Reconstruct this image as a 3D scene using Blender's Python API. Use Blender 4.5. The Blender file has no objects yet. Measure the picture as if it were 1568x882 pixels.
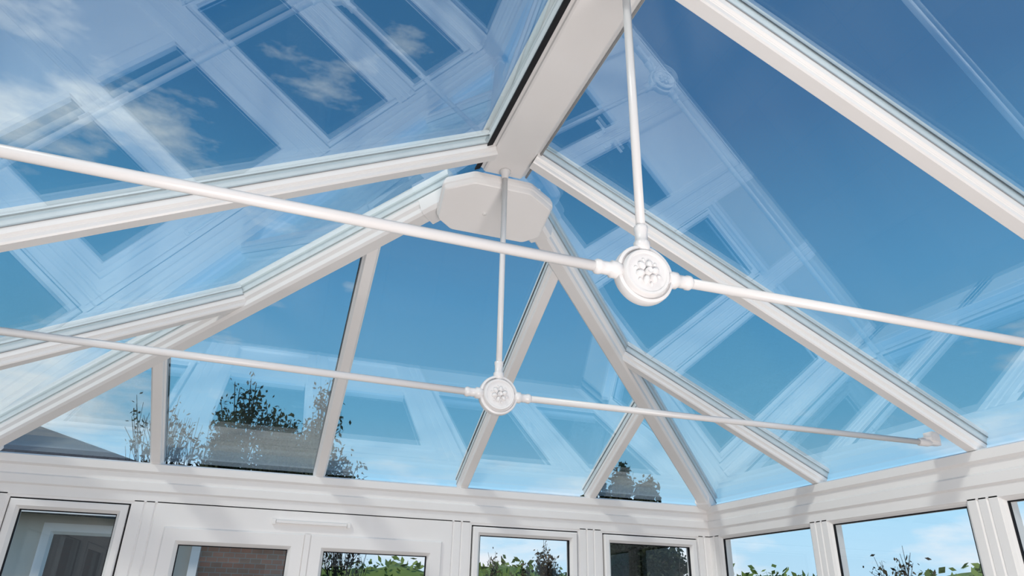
import bpy, math, random
import numpy as np
from mathutils import Vector, Matrix, noise
random.seed(7)
sc=bpy.context.scene
col=sc.collection
try:
    sc.view_settings.view_transform='Standard'; sc.view_settings.look='None'
    sc.view_settings.exposure=0; sc.view_settings.gamma=1
except Exception: pass

# ------------------------------------------------------------------ materials
def new_mat(n):
    m=bpy.data.materials.new(n); m.use_nodes=True
    nt=m.node_tree; nt.nodes.clear()
    return m,nt,nt.nodes.new('ShaderNodeOutputMaterial')
def principled(n,c1,c2=None,rough=.5,scale=8.,bump=0.,bscale=60.,spec=.5,metallic=0,detail=4,stretch=None,coat=0):
    m,nt,o=new_mat(n); N=nt.nodes; L=nt.links
    b=N.new('ShaderNodeBsdfPrincipled'); L.new(b.outputs[0],o.inputs[0])
    b.inputs['Roughness'].default_value=rough; b.inputs['Metallic'].default_value=metallic
    b.inputs['Specular IOR Level'].default_value=spec
    b.inputs['Coat Weight'].default_value=coat
    tc=N.new('ShaderNodeTexCoord'); src=tc.outputs['Object']
    if stretch:
        mp=N.new('ShaderNodeMapping'); mp.inputs['Scale'].default_value=stretch; L.new(src,mp.inputs[0]); src=mp.outputs[0]
    nz=N.new('ShaderNodeTexNoise'); nz.inputs['Scale'].default_value=scale; nz.inputs['Detail'].default_value=detail
    L.new(src,nz.inputs['Vector'])
    r=N.new('ShaderNodeValToRGB'); r.color_ramp.elements[0].position=.3; r.color_ramp.elements[1].position=.7
    r.color_ramp.elements[0].color=(*c1,1); r.color_ramp.elements[1].color=(*(c2 or c1),1)
    L.new(nz.outputs[0],r.inputs[0]); L.new(r.outputs[0],b.inputs['Base Color'])
    if bump:
        n2=N.new('ShaderNodeTexNoise'); n2.inputs['Scale'].default_value=bscale; n2.inputs['Detail'].default_value=5
        L.new(src,n2.inputs['Vector'])
        bp=N.new('ShaderNodeBump'); bp.inputs['Strength'].default_value=bump; bp.inputs['Distance'].default_value=.01
        L.new(n2.outputs[0],bp.inputs['Height']); L.new(bp.outputs[0],b.inputs['Normal'])
    return m
def glass(n,tint,base,wavy=.03):
    # thin sheet: transparent + mirror weighted by Schlick's law on |N.I| (same from both sides)
    m,nt,o=new_mat(n); N=nt.nodes; L=nt.links
    tr=N.new('ShaderNodeBsdfTransparent'); tr.inputs[0].default_value=(*tint,1)
    gl=N.new('ShaderNodeBsdfGlossy'); gl.inputs['Roughness'].default_value=0.0; gl.inputs[0].default_value=(.88,.98,1,1)
    ge=N.new('ShaderNodeNewGeometry')
    dt=N.new('ShaderNodeVectorMath'); dt.operation='DOT_PRODUCT'; L.new(ge.outputs['True Normal'],dt.inputs[0]); L.new(ge.outputs['Incoming'],dt.inputs[1])
    def mth(op,a,b=None,clamp=False):
        x=N.new('ShaderNodeMath'); x.operation=op; x.use_clamp=clamp
        for i,v in enumerate((a,b)):
            if v is None: continue
            if isinstance(v,(int,float)): x.inputs[i].default_value=v
            else: L.new(v,x.inputs[i])
        return x.outputs[0]
    f=mth('POWER',mth('SUBTRACT',1.0,mth('ABSOLUTE',dt.outputs['Value'])),5.0)
    fac=mth('ADD',mth('MULTIPLY',f,1-base),base,True)
    mx=N.new('ShaderNodeMixShader')
    tc=N.new('ShaderNodeTexCoord'); nz=N.new('ShaderNodeTexNoise'); nz.inputs['Scale'].default_value=.9; nz.inputs['Detail'].default_value=1
    bp=N.new('ShaderNodeBump'); bp.inputs['Strength'].default_value=wavy; bp.inputs['Distance'].default_value=.02
    L.new(tc.outputs['Object'],nz.inputs['Vector']); L.new(nz.outputs[0],bp.inputs['Height']); L.new(bp.outputs[0],gl.inputs['Normal'])
    L.new(fac,mx.inputs[0]); L.new(tr.outputs[0],mx.inputs[1]); L.new(gl.outputs[0],mx.inputs[2])
    L.new(mx.outputs[0],o.inputs[0]); return m
M_PVC=principled('white_upvc',(.87,.845,.83),(.90,.88,.87),rough=.34,scale=3,bump=.02,bscale=25)
M_MET=principled('white_enamelled_metal',(.74,.73,.73),(.77,.76,.76),rough=.3,scale=6,spec=.4)
M_BLK=principled('black_rubber_gasket',(.012,.012,.015),(.02,.02,.023),rough=.7,scale=20,spec=.2)
M_SEAL=principled('grey_glazing_seal',(.25,.255,.26),(.30,.305,.31),rough=.5,scale=20)
M_SPACER=principled('aluminium_spacer',(.62,.64,.65),(.70,.72,.73),rough=.4,scale=20)
M_RG=glass('roof_solar_glass',(.95,.985,.99),.225)
M_WG=glass('window_glass',(.98,.99,.99),.045)
def tiles():
    m,nt,o=new_mat('floor_tiles'); N=nt.nodes; L=nt.links
    b=N.new('ShaderNodeBsdfPrincipled'); L.new(b.outputs[0],o.inputs[0]); b.inputs['Roughness'].default_value=.5
    tc=N.new('ShaderNodeTexCoord'); br=N.new('ShaderNodeTexBrick'); br.offset=0
    br.inputs['Scale'].default_value=2.2; br.inputs['Brick Width'].default_value=1; br.inputs['Row Height'].default_value=1
    br.inputs['Mortar Size'].default_value=.008
    br.inputs['Color1'].default_value=(.15,.125,.11,1); br.inputs['Color2'].default_value=(.17,.14,.12,1); br.inputs['Mortar'].default_value=(.13,.11,.10,1)
    L.new(tc.outputs['Object'],br.inputs['Vector']); L.new(br.outputs[0],b.inputs['Base Color']); return m
def bricks(n,c1,c2,mo,scale=5,w=.55,h=.25,axis=0):
    m,nt,o=new_mat(n); N=nt.nodes; L=nt.links
    b=N.new('ShaderNodeBsdfPrincipled'); L.new(b.outputs[0],o.inputs[0]); b.inputs['Roughness'].default_value=.85
    tc=N.new('ShaderNodeTexCoord'); mp=N.new('ShaderNodeMapping'); mp.inputs['Rotation'].default_value=(math.radians(-90),0,0) if axis==0 else (0,0,0)
    br=N.new('ShaderNodeTexBrick'); br.inputs['Scale'].default_value=scale
    br.inputs['Brick Width'].default_value=w; br.inputs['Row Height'].default_value=h; br.inputs['Mortar Size'].default_value=.02
    br.inputs['Color1'].default_value=(*c1,1); br.inputs['Color2'].default_value=(*c2,1); br.inputs['Mortar'].default_value=(*mo,1)
    L.new(tc.outputs['Object'],mp.inputs[0]); L.new(mp.outputs[0],br.inputs['Vector'])
    nz=N.new('ShaderNodeTexNoise'); nz.inputs['Scale'].default_value=6; L.new(tc.outputs['Object'],nz.inputs['Vector'])
    mx=N.new('ShaderNodeMixRGB'); mx.blend_type='MULTIPLY'; mx.inputs[0].default_value=.3
    L.new(br.outputs[0],mx.inputs[1]); L.new(nz.outputs[0],mx.inputs[2]); L.new(mx.outputs[0],b.inputs['Base Color'])
    return m
M_FLOOR=tiles()
M_STONE=bricks('rough_stone_brick',(.60,.29,.20),(.42,.27,.20),(.46,.41,.36),scale=4.2)
M_SLATE=bricks('slate_roof',(.05,.055,.065),(.08,.08,.09),(.03,.03,.03),scale=4,axis=1)
M_REND=principled('cream_render',(.60,.57,.51),(.66,.63,.57),rough=.9,scale=4,bump=.3)
M_PLAST=principled('interior_plaster',(.55,.53,.50),(.60,.58,.55),rough=.85,scale=2)
M_GRASS=principled('grass',(.03,.045,.02),(.045,.06,.025),rough=.95,scale=1.5,bump=.6,bscale=20)
M_BARK=principled('bark',(.035,.03,.026),(.06,.05,.04),rough=.9,scale=10)
M_LEAF=principled('leaves',(.016,.024,.012),(.038,.046,.022),rough=.7,scale=1.5,spec=.2)
M_LEAF2=principled('autumn_leaves',(.03,.036,.018),(.09,.06,.03),rough=.7,scale=2,spec=.2)
M_HEDGE=principled('hedge_foliage',(.08,.14,.02),(.17,.24,.05),rough=.8,scale=.8)
M_DARKGL=principled('dark_room_glass',(.02,.025,.03),(.03,.035,.04),rough=.08,scale=1)

# ------------------------------------------------------------------ mesh builder
class MB:
    def __init__(s): s.v=[];s.f=[];s.m=[];s.mats=[];s.sm=[]
    def mi(s,m):
        if m not in s.mats: s.mats.append(m)
        return s.mats.index(m)
    def add(s,vs,fs,m,smooth=False):
        o=len(s.v); s.v+= [tuple(x) for x in vs]; k=s.mi(m)
        for f in fs: s.f.append(tuple(i+o for i in f)); s.m.append(k); s.sm.append(smooth)
    def sweep(s,p0,p1,prof,m,up=(0,0,1),caps=True,smooth=False):
        p0=Vector(p0);p1=Vector(p1); d=(p1-p0).normalized(); sd=d.cross(Vector(up)).normalized(); u=sd.cross(d).normalized()
        n=len(prof); vs=[p+sd*a+u*b for p in(p0,p1) for a,b in prof]
        fs=[(i,(i+1)%n,n+(i+1)%n,n+i) for i in range(n)]
        if caps: fs+=[tuple(range(n))[::-1],tuple(range(n,2*n))]
        s.add(vs,fs,m,smooth)
    def box(s,a,b,m):
        x0,y0,z0=[min(a[i],b[i]) for i in range(3)]; x1,y1,z1=[max(a[i],b[i]) for i in range(3)]
        s.add([(x0,y0,z0),(x1,y0,z0),(x1,y1,z0),(x0,y1,z0),(x0,y0,z1),(x1,y0,z1),(x1,y1,z1),(x0,y1,z1)],
              [(0,3,2,1),(4,5,6,7),(0,1,5,4),(1,2,6,5),(2,3,7,6),(3,0,4,7)],m)
    def lathe(s,c,axis,prof,m,seg=40,smooth=True):
        a=Vector(axis).normalized(); t=Vector((0,0,1)) if abs(a.z)<.9 else Vector((1,0,0)); x=a.cross(t).normalized(); y=a.cross(x)
        vs=[];c=Vector(c)
        for r,h in prof:
            for k in range(seg):
                an=2*math.pi*k/seg; vs.append(c+a*h+x*(r*math.cos(an))+y*(r*math.sin(an)))
        fs=[]
        for i in range(len(prof)-1):
            for k in range(seg):
                k2=(k+1)%seg; fs.append((i*seg+k,i*seg+k2,(i+1)*seg+k2,(i+1)*seg+k))
        fs.append(tuple(range(seg))[::-1]); fs.append(tuple(range((len(prof)-1)*seg,len(prof)*seg)))
        s.add(vs,fs,m,smooth)
    def blob(s,c,rx,ry,rz,rot,m,su=10,sv=8):
        vs=[];c=Vector(c)
        for i in range(sv+1):
            th=math.pi*i/sv
            for k in range(su):
                ph=2*math.pi*k/su; vs.append(c+rot@Vector((rx*math.sin(th)*math.cos(ph),ry*math.sin(th)*math.sin(ph),rz*math.cos(th))))
        fs=[(i*su+k,i*su+(k+1)%su,(i+1)*su+(k+1)%su,(i+1)*su+k) for i in range(sv) for k in range(su)]
        s.add(vs,fs,m,True)
    def frame(s,O,U,V,Nn,u0,u1,v0,v1,prof,m):
        O,U,V,Nn=map(Vector,(O,U,V,Nn)); n=len(prof); vs=[]
        for i,d in prof:
            for a,b in((u0+i,v0+i),(u1-i,v0+i),(u1-i,v1-i),(u0+i,v1-i)): vs.append(O+U*a+V*b+Nn*d)
        fs=[]
        for j in range(n):
            j2=(j+1)%n
            for k in range(4):
                k2=(k+1)%4; fs.append((j*4+k,j*4+k2,j2*4+k2,j2*4+k))
        s.add(vs,fs,m)
    def quad(s,pts,m): s.add(pts,[tuple(range(len(pts)))],m)
    def obj(s,name,parent=None,bevel=0):
        me=bpy.data.meshes.new(name); me.from_pydata([tuple(v) for v in s.v],[],s.f)
        for m in s.mats: me.materials.append(m)
        me.polygons.foreach_set('material_index',s.m); me.polygons.foreach_set('use_smooth',s.sm)
        me.update(); ob=bpy.data.objects.new(name,me); col.objects.link(ob)
        if parent: ob.parent=parent
        if bevel:
            b=ob.modifiers.new('bevel','BEVEL'); b.width=bevel; b.segments=3; b.limit_method='ANGLE'; b.angle_limit=math.radians(30)
        return ob
def recalc(ob):
    import bmesh
    bm=bmesh.new(); bm.from_mesh(ob.data); bmesh.ops.recalc_face_normals(bm,faces=bm.faces); bm.to_mesh(ob.data); bm.free()
def empty(n,loc=(0,0,0)):
    e=bpy.data.objects.new(n,None); e.empty_display_size=.1; col.objects.link(e); return e

# ------------------------------------------------------------------ dimensions (metres)
W=2.0; Z=2.2; SS=.473; SF=.538; RZ=Z+.946; YB=-4.9
def side_z(x): return Z+SS*(W-abs(x))
def far_z(y): return Z-SF*y
GZ=.054
# ------------------------------------------------------------------ ROOF
roof=empty('conservatory_roof')
BODY=[(-.020,0),(.020,0),(.024,.005),(.024,.017),(.026,.019),(.026,.021),(.032,.027),(.032,.045),(-.032,.045),(-.032,.027),(-.026,.021),(-.026,.019),(-.024,.017),(-.024,.005)]
GASK=[(-.034,.045),(.034,.045),(.034,.048),(-.034,.048)]
SPC=[(-.031,.0485),(.031,.0485),(.031,.0775),(-.031,.0775)]
CAP=[(-.034,.081),(.034,.081),(.034,.100),(.02,.112),(-.02,.112),(-.034,.100)]
GASK2=[(-.036,.0808),(.036,.0808),(.036,.0778),(-.036,.0778)]
HBODY=[(-.026,-.022),(.026,-.022),(.036,-.012),(.036,.008),(.046,.020),(.050,.042),(-.050,.042),(-.046,.020),(-.036,.008),(-.036,-.012)]
HG=[(-.055,.042),(.055,.042),(.055,.045),(-.055,.045)]
HSP=[(-.05,.045),(.05,.045),(.05,.079),(-.05,.079)]
HCAP=[(-.06,.08),(.06,.08),(.05,.115),(0,.135),(-.05,.115),(-.06,.08)]
def bar(mb,p0,p1,up):
    for pr,m in((BODY,M_PVC),(GASK,M_SEAL),(SPC,M_SPACER),(CAP,M_PVC),(GASK2,M_BLK)): mb.sweep(p0,p1,pr,m,up)
mb=MB()
bars_y=[-.994,-1.894,-2.82,-3.74,-4.66]
for sg in(-1,1):
    n=Vector((sg*SS,0,1)).normalized()
    for y in bars_y:
        xt=.07 if y<-1.8 else W-(-y)*(W-0)/(.946/SF)+.02
        bar(mb,(sg*(W+.03),y,side_z(W+.03)),(sg*xt,y,side_z(xt)),n)
ob=mb.obj('side_glazing_bars',roof); recalc(ob)
mb=MB(); n=Vector((0,SF,1)).normalized()
for k in(-3,-1,1,3):
    x=k*.4052-.0195
    yt=-(side_z(x)-Z)/SF
    yt+=.03
    bar(mb,(x,.03,far_z(.03)),(x,yt,far_z(yt)),n)
ob=mb.obj('end_glazing_bars',roof); recalc(ob)
mb=MB()
yA=-.946/SF
for sg in(-1,1):
    p0=Vector((sg*W,0,Z)); p1=Vector((0,yA,RZ)); d=p1-p0
    a=p0-d*.015; b=p0+d*.93
    for pr,m in((HBODY,M_PVC),(HG,M_SEAL),(HSP,M_SPACER),(HCAP,M_PVC)): mb.sweep(a,b,pr,m)
    mb.sweep(p0+d*.875,p0+d*.935,[(-.040,-.034),(.040,-.034),(.052,-.02),(.052,.04),(-.052,.04),(-.052,-.02)],M_PVC)
    mb.sweep(p0-d*.0,p0+d*.035,[(-.034,-.034),(.034,-.034),(.046,-.02),(.046,.03),(-.046,.03),(-.046,-.02)],M_PVC)
ob=mb.obj('hip_beams',roof,.002); recalc(ob)
mb=MB()
RB=[(-.072,-.012),(.072,-.012),(.080,-.007),(.082,.0),(.094,.006),(.110,.012),(.110,.07),(-.110,.07),(-.110,.012),(-.094,.006),(-.082,.0),(-.080,-.007)]
mb.sweep((0,YB,RZ),(0,-1.76,RZ),RB,M_PVC)
mb.sweep((0,YB,RZ),(0,-1.76,RZ),[(-.094,-.004),(-.094,.004),(-.116,-.006),(-.116,-.016)],M_BLK)
mb.sweep((0,YB,RZ),(0,-1.76,RZ),[(.094,-.002),(.094,.004),(.101,.002),(.101,-.005)],M_SEAL)
mb.sweep((0,YB,RZ),(0,-1.72,RZ),[(-.13,.07),(.13,.07),(.10,.12),(.02,.16),(-.02,.16),(-.10,.12)],M_PVC)
ob=mb.obj('ridge_beam',roof,.002); recalc(ob)
# ridge end boss (moulded cover, parallel to the hipped end)
mb=MB()
def bz(y,o=0): return 3.100-SF*(y+1.80)+o
P=[(-.160,-1.568),(.160,-1.568),(.222,-1.602),(.230,-1.728),(.12,-1.778),(-.12,-1.778),(-.230,-1.728),(-.222,-1.602)]
def rounded(P,rad=.012,n=4):
    out=[]
    for i in range(len(P)):
        a=Vector(P[i-1]);b=Vector(P[i]);c=Vector(P[(i+1)%len(P)])
        r=min(rad,(a-b).length*.45,(c-b).length*.45); p=b+(a-b).normalized()*r; q=b+(c-b).normalized()*r
        for k in range(n+1):
            t=k/n; v=p*(1-t)**2+b*2*t*(1-t)+q*t*t; out.append((v.x,v.y))
    return out
P=rounded(P); nP=len(P)
cx,cyy=0,-1.68
def ring(s,o): return [((x-cx)*s+cx,(y-cyy)*s+cyy,bz((y-cyy)*s+cyy,o)) for x,y in P]
rr=[ring(.93,-.022),ring(.955,-.020),ring(.968,-.014),ring(.98,-.004),ring(1.0,.000),ring(1.0,.014),ring(.97,.03),ring(.80,.05)]
vs=[p for r in rr for p in r]; fs=[]
for i in range(len(rr)-1):
    for k in range(nP): fs.append((i*nP+k,i*nP+(k+1)%nP,(i+1)*nP+(k+1)%nP,(i+1)*nP+k))
mb.add(vs,fs,M_PVC)
mb.add(rr[0],[tuple(range(nP))],M_PVC); mb.add(rr[-1],[tuple(range(nP))],M_PVC)
mb.blob((-.04,-1.66,bz(-1.66,-.022)),.010,.010,.005,Matrix.Identity(3),M_PVC)
ob=mb.obj('ridge_end_boss',roof); recalc(ob)
# roof glass, double glazed
mb=MB()
for o in(GZ,GZ+.022):
    X=W+.06
    for sg in(-1,1):
        mb.quad([(sg*X,.06*SS/SF*1.0,side_z(X)+o),(sg*X,YB,side_z(X)+o),(0,YB,RZ+o),(0,yA,RZ+o)],M_RG)
    mb.quad([(-X,.0528,side_z(X)+o),(X,.0528,side_z(X)+o),(0,yA,RZ+o)],M_RG)
mb.obj('roof_glass_panels',roof)

# ------------------------------------------------------------------ EAVES BEAM
EP=[(0,2.015),(.0,2.06),(.010,2.068),(.010,2.105),(.0,2.113),(.0,2.150),(.016,2.160),(.016,2.196),(-.01,2.206),(-.11,2.206),(-.11,2.015)]
mb=MB()
def eave_path(d):
    return [(-W+d,YB),(-W+d,-d),(W-d,-d),(W-d,YB)]
vs=[];n=len(EP)
for d,z in EP:
    for x,y in eave_path(d): vs.append((x,y,z))
fs=[]
for i in range(n):
    j=(i+1)%n
    for k in range(3): fs.append((i*4+k,i*4+k+1,j*4+k+1,j*4+k))
mb.add(vs,fs,M_PVC)
ob=mb.obj('trim_1'); recalc(ob)
mb=MB()
for p0,p1 in(((-W-.18,YB,2.2),(-W-.18,.18,2.2)),((-W-.18,.18,2.2),(W+.18,.18,2.2)),((W+.18,.18,2.2),(W+.18,YB,2.2))):
    mb.sweep(p0,p1,[(-.05,-.0),(-.04,-.06),(.04,-.06),(.05,0),(.045,0),(.035,-.055),(-.035,-.055),(-.045,0)],M_PVC)
ob=mb.obj('trim_2'); recalc(ob)

# ------------------------------------------------------------------ WALL FRAMES
def post(mb,O,U,Nn,u0,u1,z0,z1):
    O,U,Nn=map(Vector,(O,U,Nn)); w=u1-u0; g=w*.33
    pr=[(0,-.08),(0,0),(g-.006,0),(g,-.006),(g+.006,0),(w-g-.006,0),(w-g,-.006),(w-g+.006,0),(w,0),(w,-.08)]
    if w<.1: pr=[(0,-.08),(0,0),(w*.4,0),(w*.5,-.006),(w*.6,0),(w,0),(w,-.08)]
    vs=[O+U*(u0+a)+Nn*b+Vector((0,0,z)) for z in(z0,z1) for a,b in pr]; n=len(pr)
    mb.add(vs,[(i,(i+1)%n,n+(i+1)%n,n+i) for i in range(n)]+[tuple(range(n)),tuple(range(n,2*n))],M_PVC)
def window(name,O,U,Nn,u0,u1,z0,z1,sash=True,tilt=0):
    e=empty(name); mb=MB(); V=(0,0,1)
    if sash:
        mb.frame(O,U,V,Nn,u0,u1,z0,z1,[(0,-.004),(0,-.07),(.03,-.07),(.03,-.03),(.012,-.03),(.012,-.004)],M_PVC)
        mb.frame(O,U,V,Nn,u0,u1,z0,z1,[(.012,-.035),(.020,-.035),(.020,-.016),(.012,-.016)],M_BLK)
        mb.frame(O,U,V,Nn,u0,u1,z0,z1,[(.020,.006),(.026,.010),(.050,.010),(.056,.002),(.064,-.008),(.064,-.05),(.020,-.05)],M_PVC)
        mb.frame(O,U,V,Nn,u0,u1,z0,z1,[(.064,-.010),(.068,-.012),(.068,-.03),(.064,-.03)],M_BLK)
        gi=.06
    else:
        mb.frame(O,U,V,Nn,u0,u1,z0,z1,[(0,-.002),(0,-.07),(.022,-.07),(.022,-.02),(.012,-.008)],M_PVC)
        mb.frame(O,U,V,Nn,u0,u1,z0,z1,[(.022,-.018),(.026,-.02),(.026,-.03),(.022,-.03)],M_BLK)
        gi=.02
    ob=mb.obj('frame',e); recalc(ob)
    g=MB(); O=Vector(O);U=Vector(U);Nn=Vector(Nn)
    c=[O+U*a+Vector((0,0,b))+Nn*-.025 for a,b in((u0+gi,z0+gi),(u1-gi,z0+gi),(u1-gi,z1-gi),(u0+gi,z1-gi))]
    g.quad(c,M_WG); g.obj('pane',e)
    if sash:
        h=MB()
        hp=O+U*(u1-.04)+Nn*.018+Vector((0,0,(z0+z1)/2))
        h.box(hp-Vector((.012,.012,.03)),hp+Vector((.012,.012,.03)),M_PVC)
        h.box(hp+Nn*.012+Vector((-.008,-.008,-.10)),hp+Nn*.02+Vector((.008,.008,.01)),M_PVC)
        h.obj('handle',e,.003)
    return e
SILL=.62
O=(0,0,0);U=(1,0,0);Nn=(0,-1,0)
wf=empty('wall_far'); mb=MB()
for a,b in((-2.0,-1.83),(-1.288,-1.142),(.287,.431),(1.108,1.244),(1.92,2.0)): post(mb,O,U,Nn,a,b,0,2.02)
mb.box((-1.142,0,1.915),(.287,.08,2.02),M_PVC)
ob=mb.obj('posts',wf); recalc(ob)
mb=MB()
for a,b in((-1.83,-1.288),(.431,1.108),(1.244,1.92)): mb.box((a,0,0),(b,.12,SILL),M_PLAST); mb.box((a,-.05,SILL-.03),(b,.08,SILL),M_PVC)
mb.obj('dwarf_wall',wf)
wi=1
for a,b in((-1.83,-1.288),(.431,1.108),(1.244,1.92)):
    window('window_%d'%wi,O,U,Nn,a,b,SILL,2.015); wi+=1
def leaf(name,u0,u1):
    e=empty(name); mb=MB()
    mb.frame(O,U,(0,0,1),Nn,u0,u1,.03,1.905,[(0,.006),(.006,.012),(.062,.012),(.070,.003),(.078,-.008),(.078,-.05),(0,-.05)],M_PVC)
    mb.frame(O,U,(0,0,1),Nn,u0,u1,.03,1.905,[(.078,-.010),(.082,-.012),(.082,-.03),(.078,-.03)],M_BLK)
    mb.box((u0+.07,-.005,.75),(u1-.07,.04,.86),M_PVC); mb.box((u0+.07,.005,.1),(u1-.07,.03,.75),M_PVC)
    ob=mb.obj('leaf_frame',e); recalc(ob)
    g=MB(); g.quad([(u0+.07,.025,.86),(u1-.07,.025,.86),(u1-.07,.025,1.83),(u0+.07,.025,1.83)],M_WG); g.obj('pane',e)
    h=MB(); hx=u1-.04 if u0<-.6 else u0+.04
    h.box((hx-.015,-.022,.9),(hx+.015,-.012,1.12),M_PVC); h.box((hx-.01,-.05,1.03),(hx+.01,-.022,1.05),M_PVC); h.box((hx-.01,-.06,1.03),(hx+.11*(-1 if u0<-.6 else 1),-.045,1.05),M_PVC)
    h.obj('lever_handle',e,.003)
    return e
leaf('door_1',-1.13,-.455); leaf('door_2',-.43,.275)
mb=MB(); mb.frame(O,U,(0,0,1),Nn,-1.142,.287,.0,1.915,[(0,.0),(0,-.07),(.012,-.07),(.012,0)],M_PVC)
mb.box((-.456,-.016,.03),(-.429,.03,1.905),M_PVC)
ob=mb.obj('trim_3'); recalc(ob)
mb=MB(); mb.box((-.61,-.018,1.952),(-.25,.0,1.966),M_PVC); mb.box((-.63,-.012,1.945),(-.612,0,1.973),M_PVC); mb.box((-.248,-.012,1.945),(-.23,0,1.973),M_PVC)
mb.obj('trickle_vent',None,.002)
ys=[(-.0,-.097),(-.906,-1.025),(-1.818,-1.949),(-2.74,-2.87),(-3.66,-3.79),(-4.58,-4.9)]
for side,sg in(('right',1),('left',-1)):
    O=(sg*W,0,0);U=(0,-1,0);Nn=(-sg,0,0)
    e=empty('wall_'+side); mb=MB()
    for a,b in ys: post(mb,O,U,Nn,-a,-b,0,2.02)
    ob=mb.obj('posts',e); recalc(ob)
    mb=MB(); mb.box((sg*(W-.0),0,0),(sg*(W+.12),YB,SILL-.0),M_PLAST); mb.box((sg*(W-.06),-.1,SILL-.03),(sg*(W+.08),YB,SILL),M_PVC)
    mb.obj('dwarf_wall',e)
    for i in range(5):
        window('window_%d'%wi,O,U,Nn,-ys[i][1],-ys[i+1][0],SILL,2.02,sash=(i%2==1 and sg<0)); wi+=1
# house wall with patio doors behind the camera
wb=empty('wall_back'); mb=MB()
mb.box((-W-.6,YB-.25,0),(-1.35,YB,2.4),M_STONE); mb.box((1.35,YB-.25,0),(W+.6,YB,2.4),M_STONE); mb.box((-1.35,YB-.25,2.08),(1.35,YB,2.4),M_STONE)
mb.add([(-2.6,YB-.25,2.4),(2.6,YB-.25,2.4),(0,YB-.25,3.5),(-2.6,YB,2.4),(2.6,YB,2.4),(0,YB,3.5)],[(0,1,2),(3,5,4),(0,2,5,3),(1,4,5,2)],M_STONE)
mb.obj('masonry',wb)
for i,(a,b) in enumerate(((-1.35,-.45),(-.45,.45),(.45,1.35))):
    e=empty('door_%d'%(i+3)); mb=MB()
    mb.frame((0,YB,0),(1,0,0),(0,0,1),(0,1,0),a,b,0,2.08,[(0,.02),(0,-.08),(.10,-.08),(.10,-.01),(.085,.02)],M_PVC)
    ob=mb.obj('door_frame',e); recalc(ob)
    g=MB(); g.quad([(a+.09,YB-.05,.09),(b-.09,YB-.05,.09),(b-.09,YB-.05,1.99),(a+.09,YB-.05,1.99)],M_DARKGL); g.obj('pane',e)
mb=MB(); mb.box((-W-.1,YB,-.1),(W+.1,.1,0),M_FLOOR); mb.obj('floor')

# ------------------------------------------------------------------ TIE BARS
def tie(name,y,zc,ze):
    e=empty(name); mb=MB(); R=.0115
    c=Vector((0,y,zc))
    def rod(a,b,r):
        a=Vector(a);b=Vector(b); mb.lathe(a,b-a,[(r,0),(r,(b-a).length)],M_MET,20)
    for sg in(-1,1):
        end=Vector((sg*(W-.10),y,ze)); d=(end-c).normalized()
        rod(c+d*.06,end,R)
        mb.lathe(c,d,[(.015,.055),(.019,.066),(.019,.078),(.0145,.082),(.0145,.10),(.0165,.104),(.0165,.112),(.0135,.116),(.0115,.118)],M_MET,20)
        mb.lathe(end-d*.03,d,[(.0115,-.03),(.016,-.026),(.016,.02),(.013,.03),(.010,.05)],M_MET,16)
        mb.box(end+Vector((-.028,-.012,-.008)),end+Vector((.05,.012,.022)),M_PVC)
        mb.box(end+Vector((-.04 if sg<0 else .0,-.022,.008)),end+Vector((0 if sg<0 else .04,.022,.045)),M_PVC)
    top=Vector((0,y,RZ-.012)); u=Vector((0,0,1))
    rod(c+u*.06,top,.0105)
    mb.lathe(c,u,[(.014,.055),(.018,.066),(.018,.078),(.014,.082),(.014,.105),(.0155,.109),(.0155,.118),(.0105,.122)],M_MET,20)
    mb.lathe(top,-u,[(.022,0),(.022,.008),(.016,.014),(.013,.032),(.0105,.037)],M_MET,20)
    mb.obj('rods',e)
    mb=MB(); ax=(0,-1,0)
    prof=[(.058,-.017),(.066,-.014),(.0675,-.008),(.0675,.006),(.066,.010),(.060,.012),(.0575,.005),(.0550,.005),(.0535,.017),(.051,.020),(.046,.0195),(.044,.0165),(.030,.0160),(.001,.0160)]
    mb.lathe(c,ax,prof,M_MET,56)
    for k in range(6):
        an=k*math.pi/3+.3; d=Vector((math.cos(an),0,math.sin(an)))
        rot=Matrix.Rotation(-an,3,'Y')
        mb.blob(c+Vector((0,-.016,0))+d*.0185,.0105,.0105,.0078,rot,M_MET,14,10)
        an2=an+math.pi/6; d2=Vector((math.cos(an2),0,math.sin(an2)))
        mb.blob(c+Vector((0,-.016,0))+d2*.0275,.0055,.005,.004,Matrix.Rotation(-an2,3,'Y'),M_MET,10,6)
    mb.lathe(c,ax,[(.0080,.014),(.0080,.027),(.0065,.029),(.0045,.027),(.001,.0265)],M_MET,24)
    ob=mb.obj('rosette',e); recalc(ob)
    m=ob.modifiers.new('e','EDGE_SPLIT'); m.split_angle=math.radians(50)
    return e
tie('tie_bar',-1.792,2.228,2.246)
tie('tie_bar',-2.79,2.229,2.246)

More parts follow.
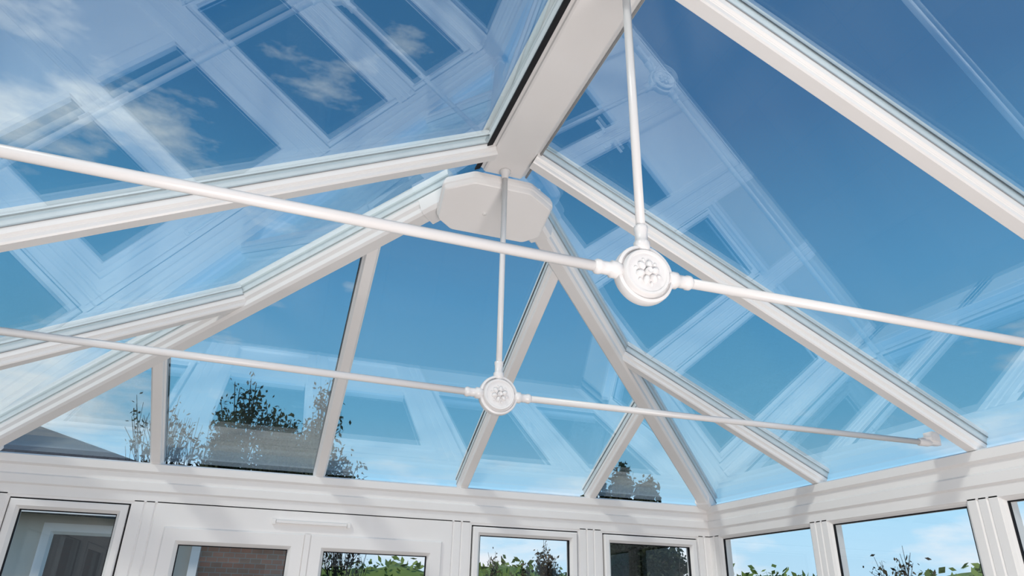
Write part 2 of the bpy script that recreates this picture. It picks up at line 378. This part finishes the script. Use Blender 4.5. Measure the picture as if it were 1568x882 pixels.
# ------------------------------------------------------------------ EXTERIOR
mb=MB(); G=160
mb.add([(-G,-G,-.13),(G,-G,-.13),(G,G,-.13),(-G,G,-.13)],[(0,1,2,3)],M_GRASS); mb.obj('lawn')
def leaves(mb,centres,size,mat,flat=1):
    n=len(centres); vs=[];fs=[]
    rng=np.random.default_rng(3+n)
    for i,c in enumerate(centres):
        a=rng.normal(size=3);a/=np.linalg.norm(a); b=np.cross(a,rng.normal(size=3)); b/=np.linalg.norm(b)
        s=size*rng.uniform(.6,1.3); c=np.array(c)
        o=len(vs); vs+= [tuple(c-a*s),tuple(c+b*s*.5),tuple(c+a*s),tuple(c-b*s*.5)]; fs.append((o,o+1,o+2,o+3))
    mb.add(vs,fs,mat)
def tree(name,base,H,R,seed,nleaf=2600,lsize=.05,mat=M_LEAF,trunk=.09,start=.3,levels=4,droop=.0):
    rnd=random.Random(seed); mb=MB(); tips=[]
    def br(p,d,l,r,lev):
        q=p+d*l
        x=d.orthogonal().normalized(); y=d.cross(x); n=6
        vs=[p+(x*math.cos(2*math.pi*k/n)+y*math.sin(2*math.pi*k/n))*r for k in range(n)]+[q+(x*math.cos(2*math.pi*k/n)+y*math.sin(2*math.pi*k/n))*r*.65 for k in range(n)]
        mb.add(vs,[(k,(k+1)%n,n+(k+1)%n,n+k) for k in range(n)],M_BARK,True)
        if lev<=2:
            for t in(.2,.4,.6,.8,1): tips.append(p.lerp(q,t))
        if lev==0: return
        for k in range(rnd.choice((3,3,4))):
            an=rnd.uniform(0,2*math.pi); sp=rnd.uniform(.3,.85)
            nd=(d+(x*math.cos(an)+y*math.sin(an))*sp+Vector((0,0,.12-droop))).normalized()
            br(p.lerp(q,rnd.uniform(.55,1)),nd,l*rnd.uniform(.6,.82),r*.6,lev-1)
        br(q,(d+Vector((rnd.uniform(-.15,.15),rnd.uniform(-.15,.15),.1))).normalized(),l*.75,r*.65,lev-1)
    br(Vector((0,0,0)),Vector((rnd.uniform(-.05,.05),0,1)).normalized(),H*start,trunk,levels)
    P=np.array([tuple(t) for t in tips])
    V=np.array([tuple(v) for v in mb.v]); zmax=V[:,2].max(); rm=np.percentile(np.hypot(V[:,0],V[:,1]),97)
    sx=R/rm; sz=H/zmax
    mb.v=[(v[0]*sx,v[1]*sx,v[2]*sz) for v in mb.v]; P=P*np.array([sx,sx,sz])
    idx=[rnd.randrange(len(P)) for _ in range(nleaf)]
    sp=R*.07
    cs=[(P[i][0]+rnd.gauss(0,sp),P[i][1]+rnd.gauss(0,sp),P[i][2]+rnd.gauss(0,sp)) for i in idx]
    leaves(mb,cs,lsize,mat)
    ob=mb.obj(name); ob.location=base; return ob
tree('garden_tree',(-1.05,8.3,-.12),5.1,1.0,11,9000,.045,M_LEAF,.09)
tree('garden_tree',(-.1,8.6,-.12),5.4,.9,5,10000,.045,M_LEAF,.08)
tree('garden_tree',(-.55,8.0,-.12),4.5,1.0,15,9000,.045,M_LEAF,.06)
tree('garden_tree',(-2.1,8.2,-.12),4.7,.8,21,1300,.04,M_LEAF2,.05)
tree('garden_tree',(.75,8.4,-.12),3.7,.5,22,500,.04,M_LEAF2,.04)
tree('garden_tree',(6.9,10.6,-.12),4.75,1.0,9,24000,.075,M_LEAF,.12,.2)
tree('garden_tree',(7.8,11.3,-.12),3.6,1.2,31,18000,.07,M_LEAF,.09,.2)
tree('garden_tree',(4.75,9.8,-.12),3.0,.5,33,1700,.045,M_LEAF2,.05)
tree('garden_tree',(3.7,9.5,-.12),2.7,.5,37,800,.04,M_LEAF2,.04)
tree('garden_shrub',(7.1,3.4,-.12),2.55,.75,41,1700,.035,M_LEAF2,.03)
tree('garden_shrub',(5.2,5.6,-.12),2.45,.6,43,1100,.035,M_LEAF,.03)
tree('garden_shrub',(8.2,.8,-.12),2.4,.8,47,1500,.035,M_LEAF,.03)
# hedge line in the distance
mb=MB(); nx,nz=150,10; vs=[];fs=[]
for i in range(nx+1):
    t=i/nx; ang=math.radians(-70+t*170)
    for j in range(nz+1):
        u=j/nz; th=u*math.pi
        rad=34-3.2*math.cos(th)
        h=3.3+1.5*noise.noise(Vector((i*.11,0,3)))
        z=h*math.sin(th)**.6 if 0<th<math.pi else -.2
        nn=.8*noise.noise(Vector((i*.5,j*.7,1.3)))
        x=(rad+nn)*math.sin(ang); y=(rad+nn)*math.cos(ang); vs.append((x,y,z+nn*.5))
for i in range(nx):
    for j in range(nz): a=i*(nz+1)+j; fs.append((a,a+1,a+nz+2,a+nz+1))
mb.add(vs,fs,M_HEDGE,True)
cs=[]
for _ in range(9000):
    v=random.choice(vs)
    if v[2]>0: cs.append((v[0]+random.gauss(0,.5),v[1]+random.gauss(0,.5),v[2]+random.gauss(0,.22)))
leaves(mb,cs,.22,M_HEDGE)
mb.obj('boundary_hedge')
# neighbouring bungalow
nb=empty('neighbour_house'); mb=MB()
mb.box((-9,6,-.12),(-1.35,12,2.6),M_REND); mb.box((-1.35,6.02,-.12),(-.25,11,2.35),M_STONE)
mb.obj('walls',nb)
mb=MB()
mb.add([(-9.3,5.7,2.55),(-.1,5.7,2.4),(-2.6,8.5,3.55),(-4.2,8.5,4.0),(-9.3,8.5,3.9),(-9.3,12.2,2.4),(-.1,12.2,2.4)],[(0,1,2,3,4),(4,3,2,6,5),(1,6,2),(0,4,5)],M_SLATE)
mb.box((-9.3,5.66,2.46),(-.1,5.74,2.58),M_PVC)
mb.obj('slate_roof',nb)
mb=MB(); Of=(0,6,0)
mb.frame(Of,(1,0,0),(0,0,1),(0,-1,0),-3.08,-2.18,.0,2.38,[(0,.03),(0,-.05),(.13,-.05),(.13,.0),(.09,.03)],M_PVC)
mb.quad([(-2.99,5.995,.05),(-2.27,5.995,.05),(-2.27,5.995,2.3),(-2.99,5.995,2.3)],M_DARKGL)
mb.box((-1.42,5.9,-.12),(-1.32,6.02,2.4),M_PVC)
mb.obj('white_window_frame',nb)

# ------------------------------------------------------------------ WORLD + SUN
w=bpy.data.worlds.new('World'); sc.world=w; w.use_nodes=True; nt=w.node_tree; nt.nodes.clear(); N=nt.nodes; L=nt.links
out=N.new('ShaderNodeOutputWorld'); bg=N.new('ShaderNodeBackground'); L.new(bg.outputs[0],out.inputs[0])
tc=N.new('ShaderNodeTexCoord'); sp=N.new('ShaderNodeSeparateXYZ'); L.new(tc.outputs['Generated'],sp.inputs[0])
rp=N.new('ShaderNodeValToRGB'); L.new(sp.outputs['Z'],rp.inputs[0])
E=rp.color_ramp.elements
E[0].position=0; E[0].color=(.50,.70,.86,1); E[1].position=1; E[1].color=(.03,.11,.28,1)
for p,c in((.12,(.38,.66,.87)),(.24,(.18,.50,.78)),(.40,(.10,.37,.68)),(.60,(.045,.19,.43))):
    e=E.new(p); e.color=(*c,1)
mp=N.new('ShaderNodeMapping'); mp.inputs['Scale'].default_value=(2.2,2.2,6.5); mp.inputs['Location'].default_value=(.3,.1,.2); L.new(tc.outputs['Generated'],mp.inputs[0])
nz=N.new('ShaderNodeTexNoise'); nz.inputs['Scale'].default_value=1.6; nz.inputs['Detail'].default_value=9; nz.inputs['Roughness'].default_value=.58; L.new(mp.outputs[0],nz.inputs['Vector'])
th=N.new('ShaderNodeMapRange'); th.inputs['From Min'].default_value=.0; th.inputs['From Max'].default_value=.35; th.inputs['To Min'].default_value=.42; th.inputs['To Max'].default_value=.66
L.new(sp.outputs['Z'],th.inputs['Value'])
x0=N.new('ShaderNodeMath'); x0.operation='SUBTRACT'; x0.inputs[1].default_value=.25; L.new(sp.outputs['X'],x0.inputs[0])
tx=N.new('ShaderNodeMath'); tx.operation='MULTIPLY_ADD'; tx.inputs[1].default_value=.27; L.new(x0.outputs[0],tx.inputs[0]); L.new(th.outputs[0],tx.inputs[2])
tx2=N.new('ShaderNodeMath'); tx2.operation='MINIMUM'; L.new(tx.outputs[0],tx2.inputs[0]); L.new(th.outputs[0],tx2.inputs[1])
sb=N.new('ShaderNodeMath'); sb.operation='SUBTRACT'; L.new(nz.outputs[0],sb.inputs[0]); L.new(tx2.outputs[0],sb.inputs[1])
ml=N.new('ShaderNodeMath'); ml.operation='MULTIPLY'; ml.use_clamp=True; ml.inputs[1].default_value=6; L.new(sb.outputs[0],ml.inputs[0])
cl=N.new('ShaderNodeMixRGB'); cl.inputs[2].default_value=(.78,.82,.87,1); L.new(ml.outputs[0],cl.inputs[0]); L.new(rp.outputs[0],cl.inputs[1])
L.new(cl.outputs[0],bg.inputs[0]); bg.inputs[1].default_value=1.12
sd=bpy.data.lights.new('sun','SUN'); sd.energy=2.0; sd.angle=.09; sd.color=(1,.95,.88)
so=bpy.data.objects.new('sun',sd); col.objects.link(so)
dirv=Vector((-.60,-.35,.75))
so.rotation_euler=dirv.to_track_quat('Z','Y').to_euler(); so.location=(-8,-6,12)
# added area fill behind the camera, brightens frames in place of a flash
ld=bpy.data.lights.new('fill_light','AREA'); ld.energy=128; ld.size=1.8; ld.color=(1,.94,.91)
lo=bpy.data.objects.new('fill_light',ld); col.objects.link(lo); lo.location=(-.2,-4.6,.35)
lo.rotation_euler=(Vector((-.2,-4.6,.35))-Vector((0,-.8,1.9))).to_track_quat('Z','Y').to_euler()

# ------------------------------------------------------------------ CAMERA
yaw,pitch,roll=.3256,.4339,.02558
fwd=Vector((math.sin(yaw)*math.cos(pitch),math.cos(yaw)*math.cos(pitch),math.sin(pitch)))
r=Vector((math.cos(yaw),-math.sin(yaw),0)); u=r.cross(fwd)
r2=r*math.cos(roll)+u*math.sin(roll); u2=u*math.cos(roll)-r*math.sin(roll)
cd=bpy.data.cameras.new('camera'); cd.sensor_width=36; cd.lens=1063/1568*36; cd.clip_start=.02; cd.clip_end=500
co=bpy.data.objects.new('camera',cd); col.objects.link(co)
m=Matrix((r2,u2,-fwd)).transposed().to_4x4(); m.translation=Vector((-.693,-3.964,1.573)); co.matrix_world=m
sc.camera=co
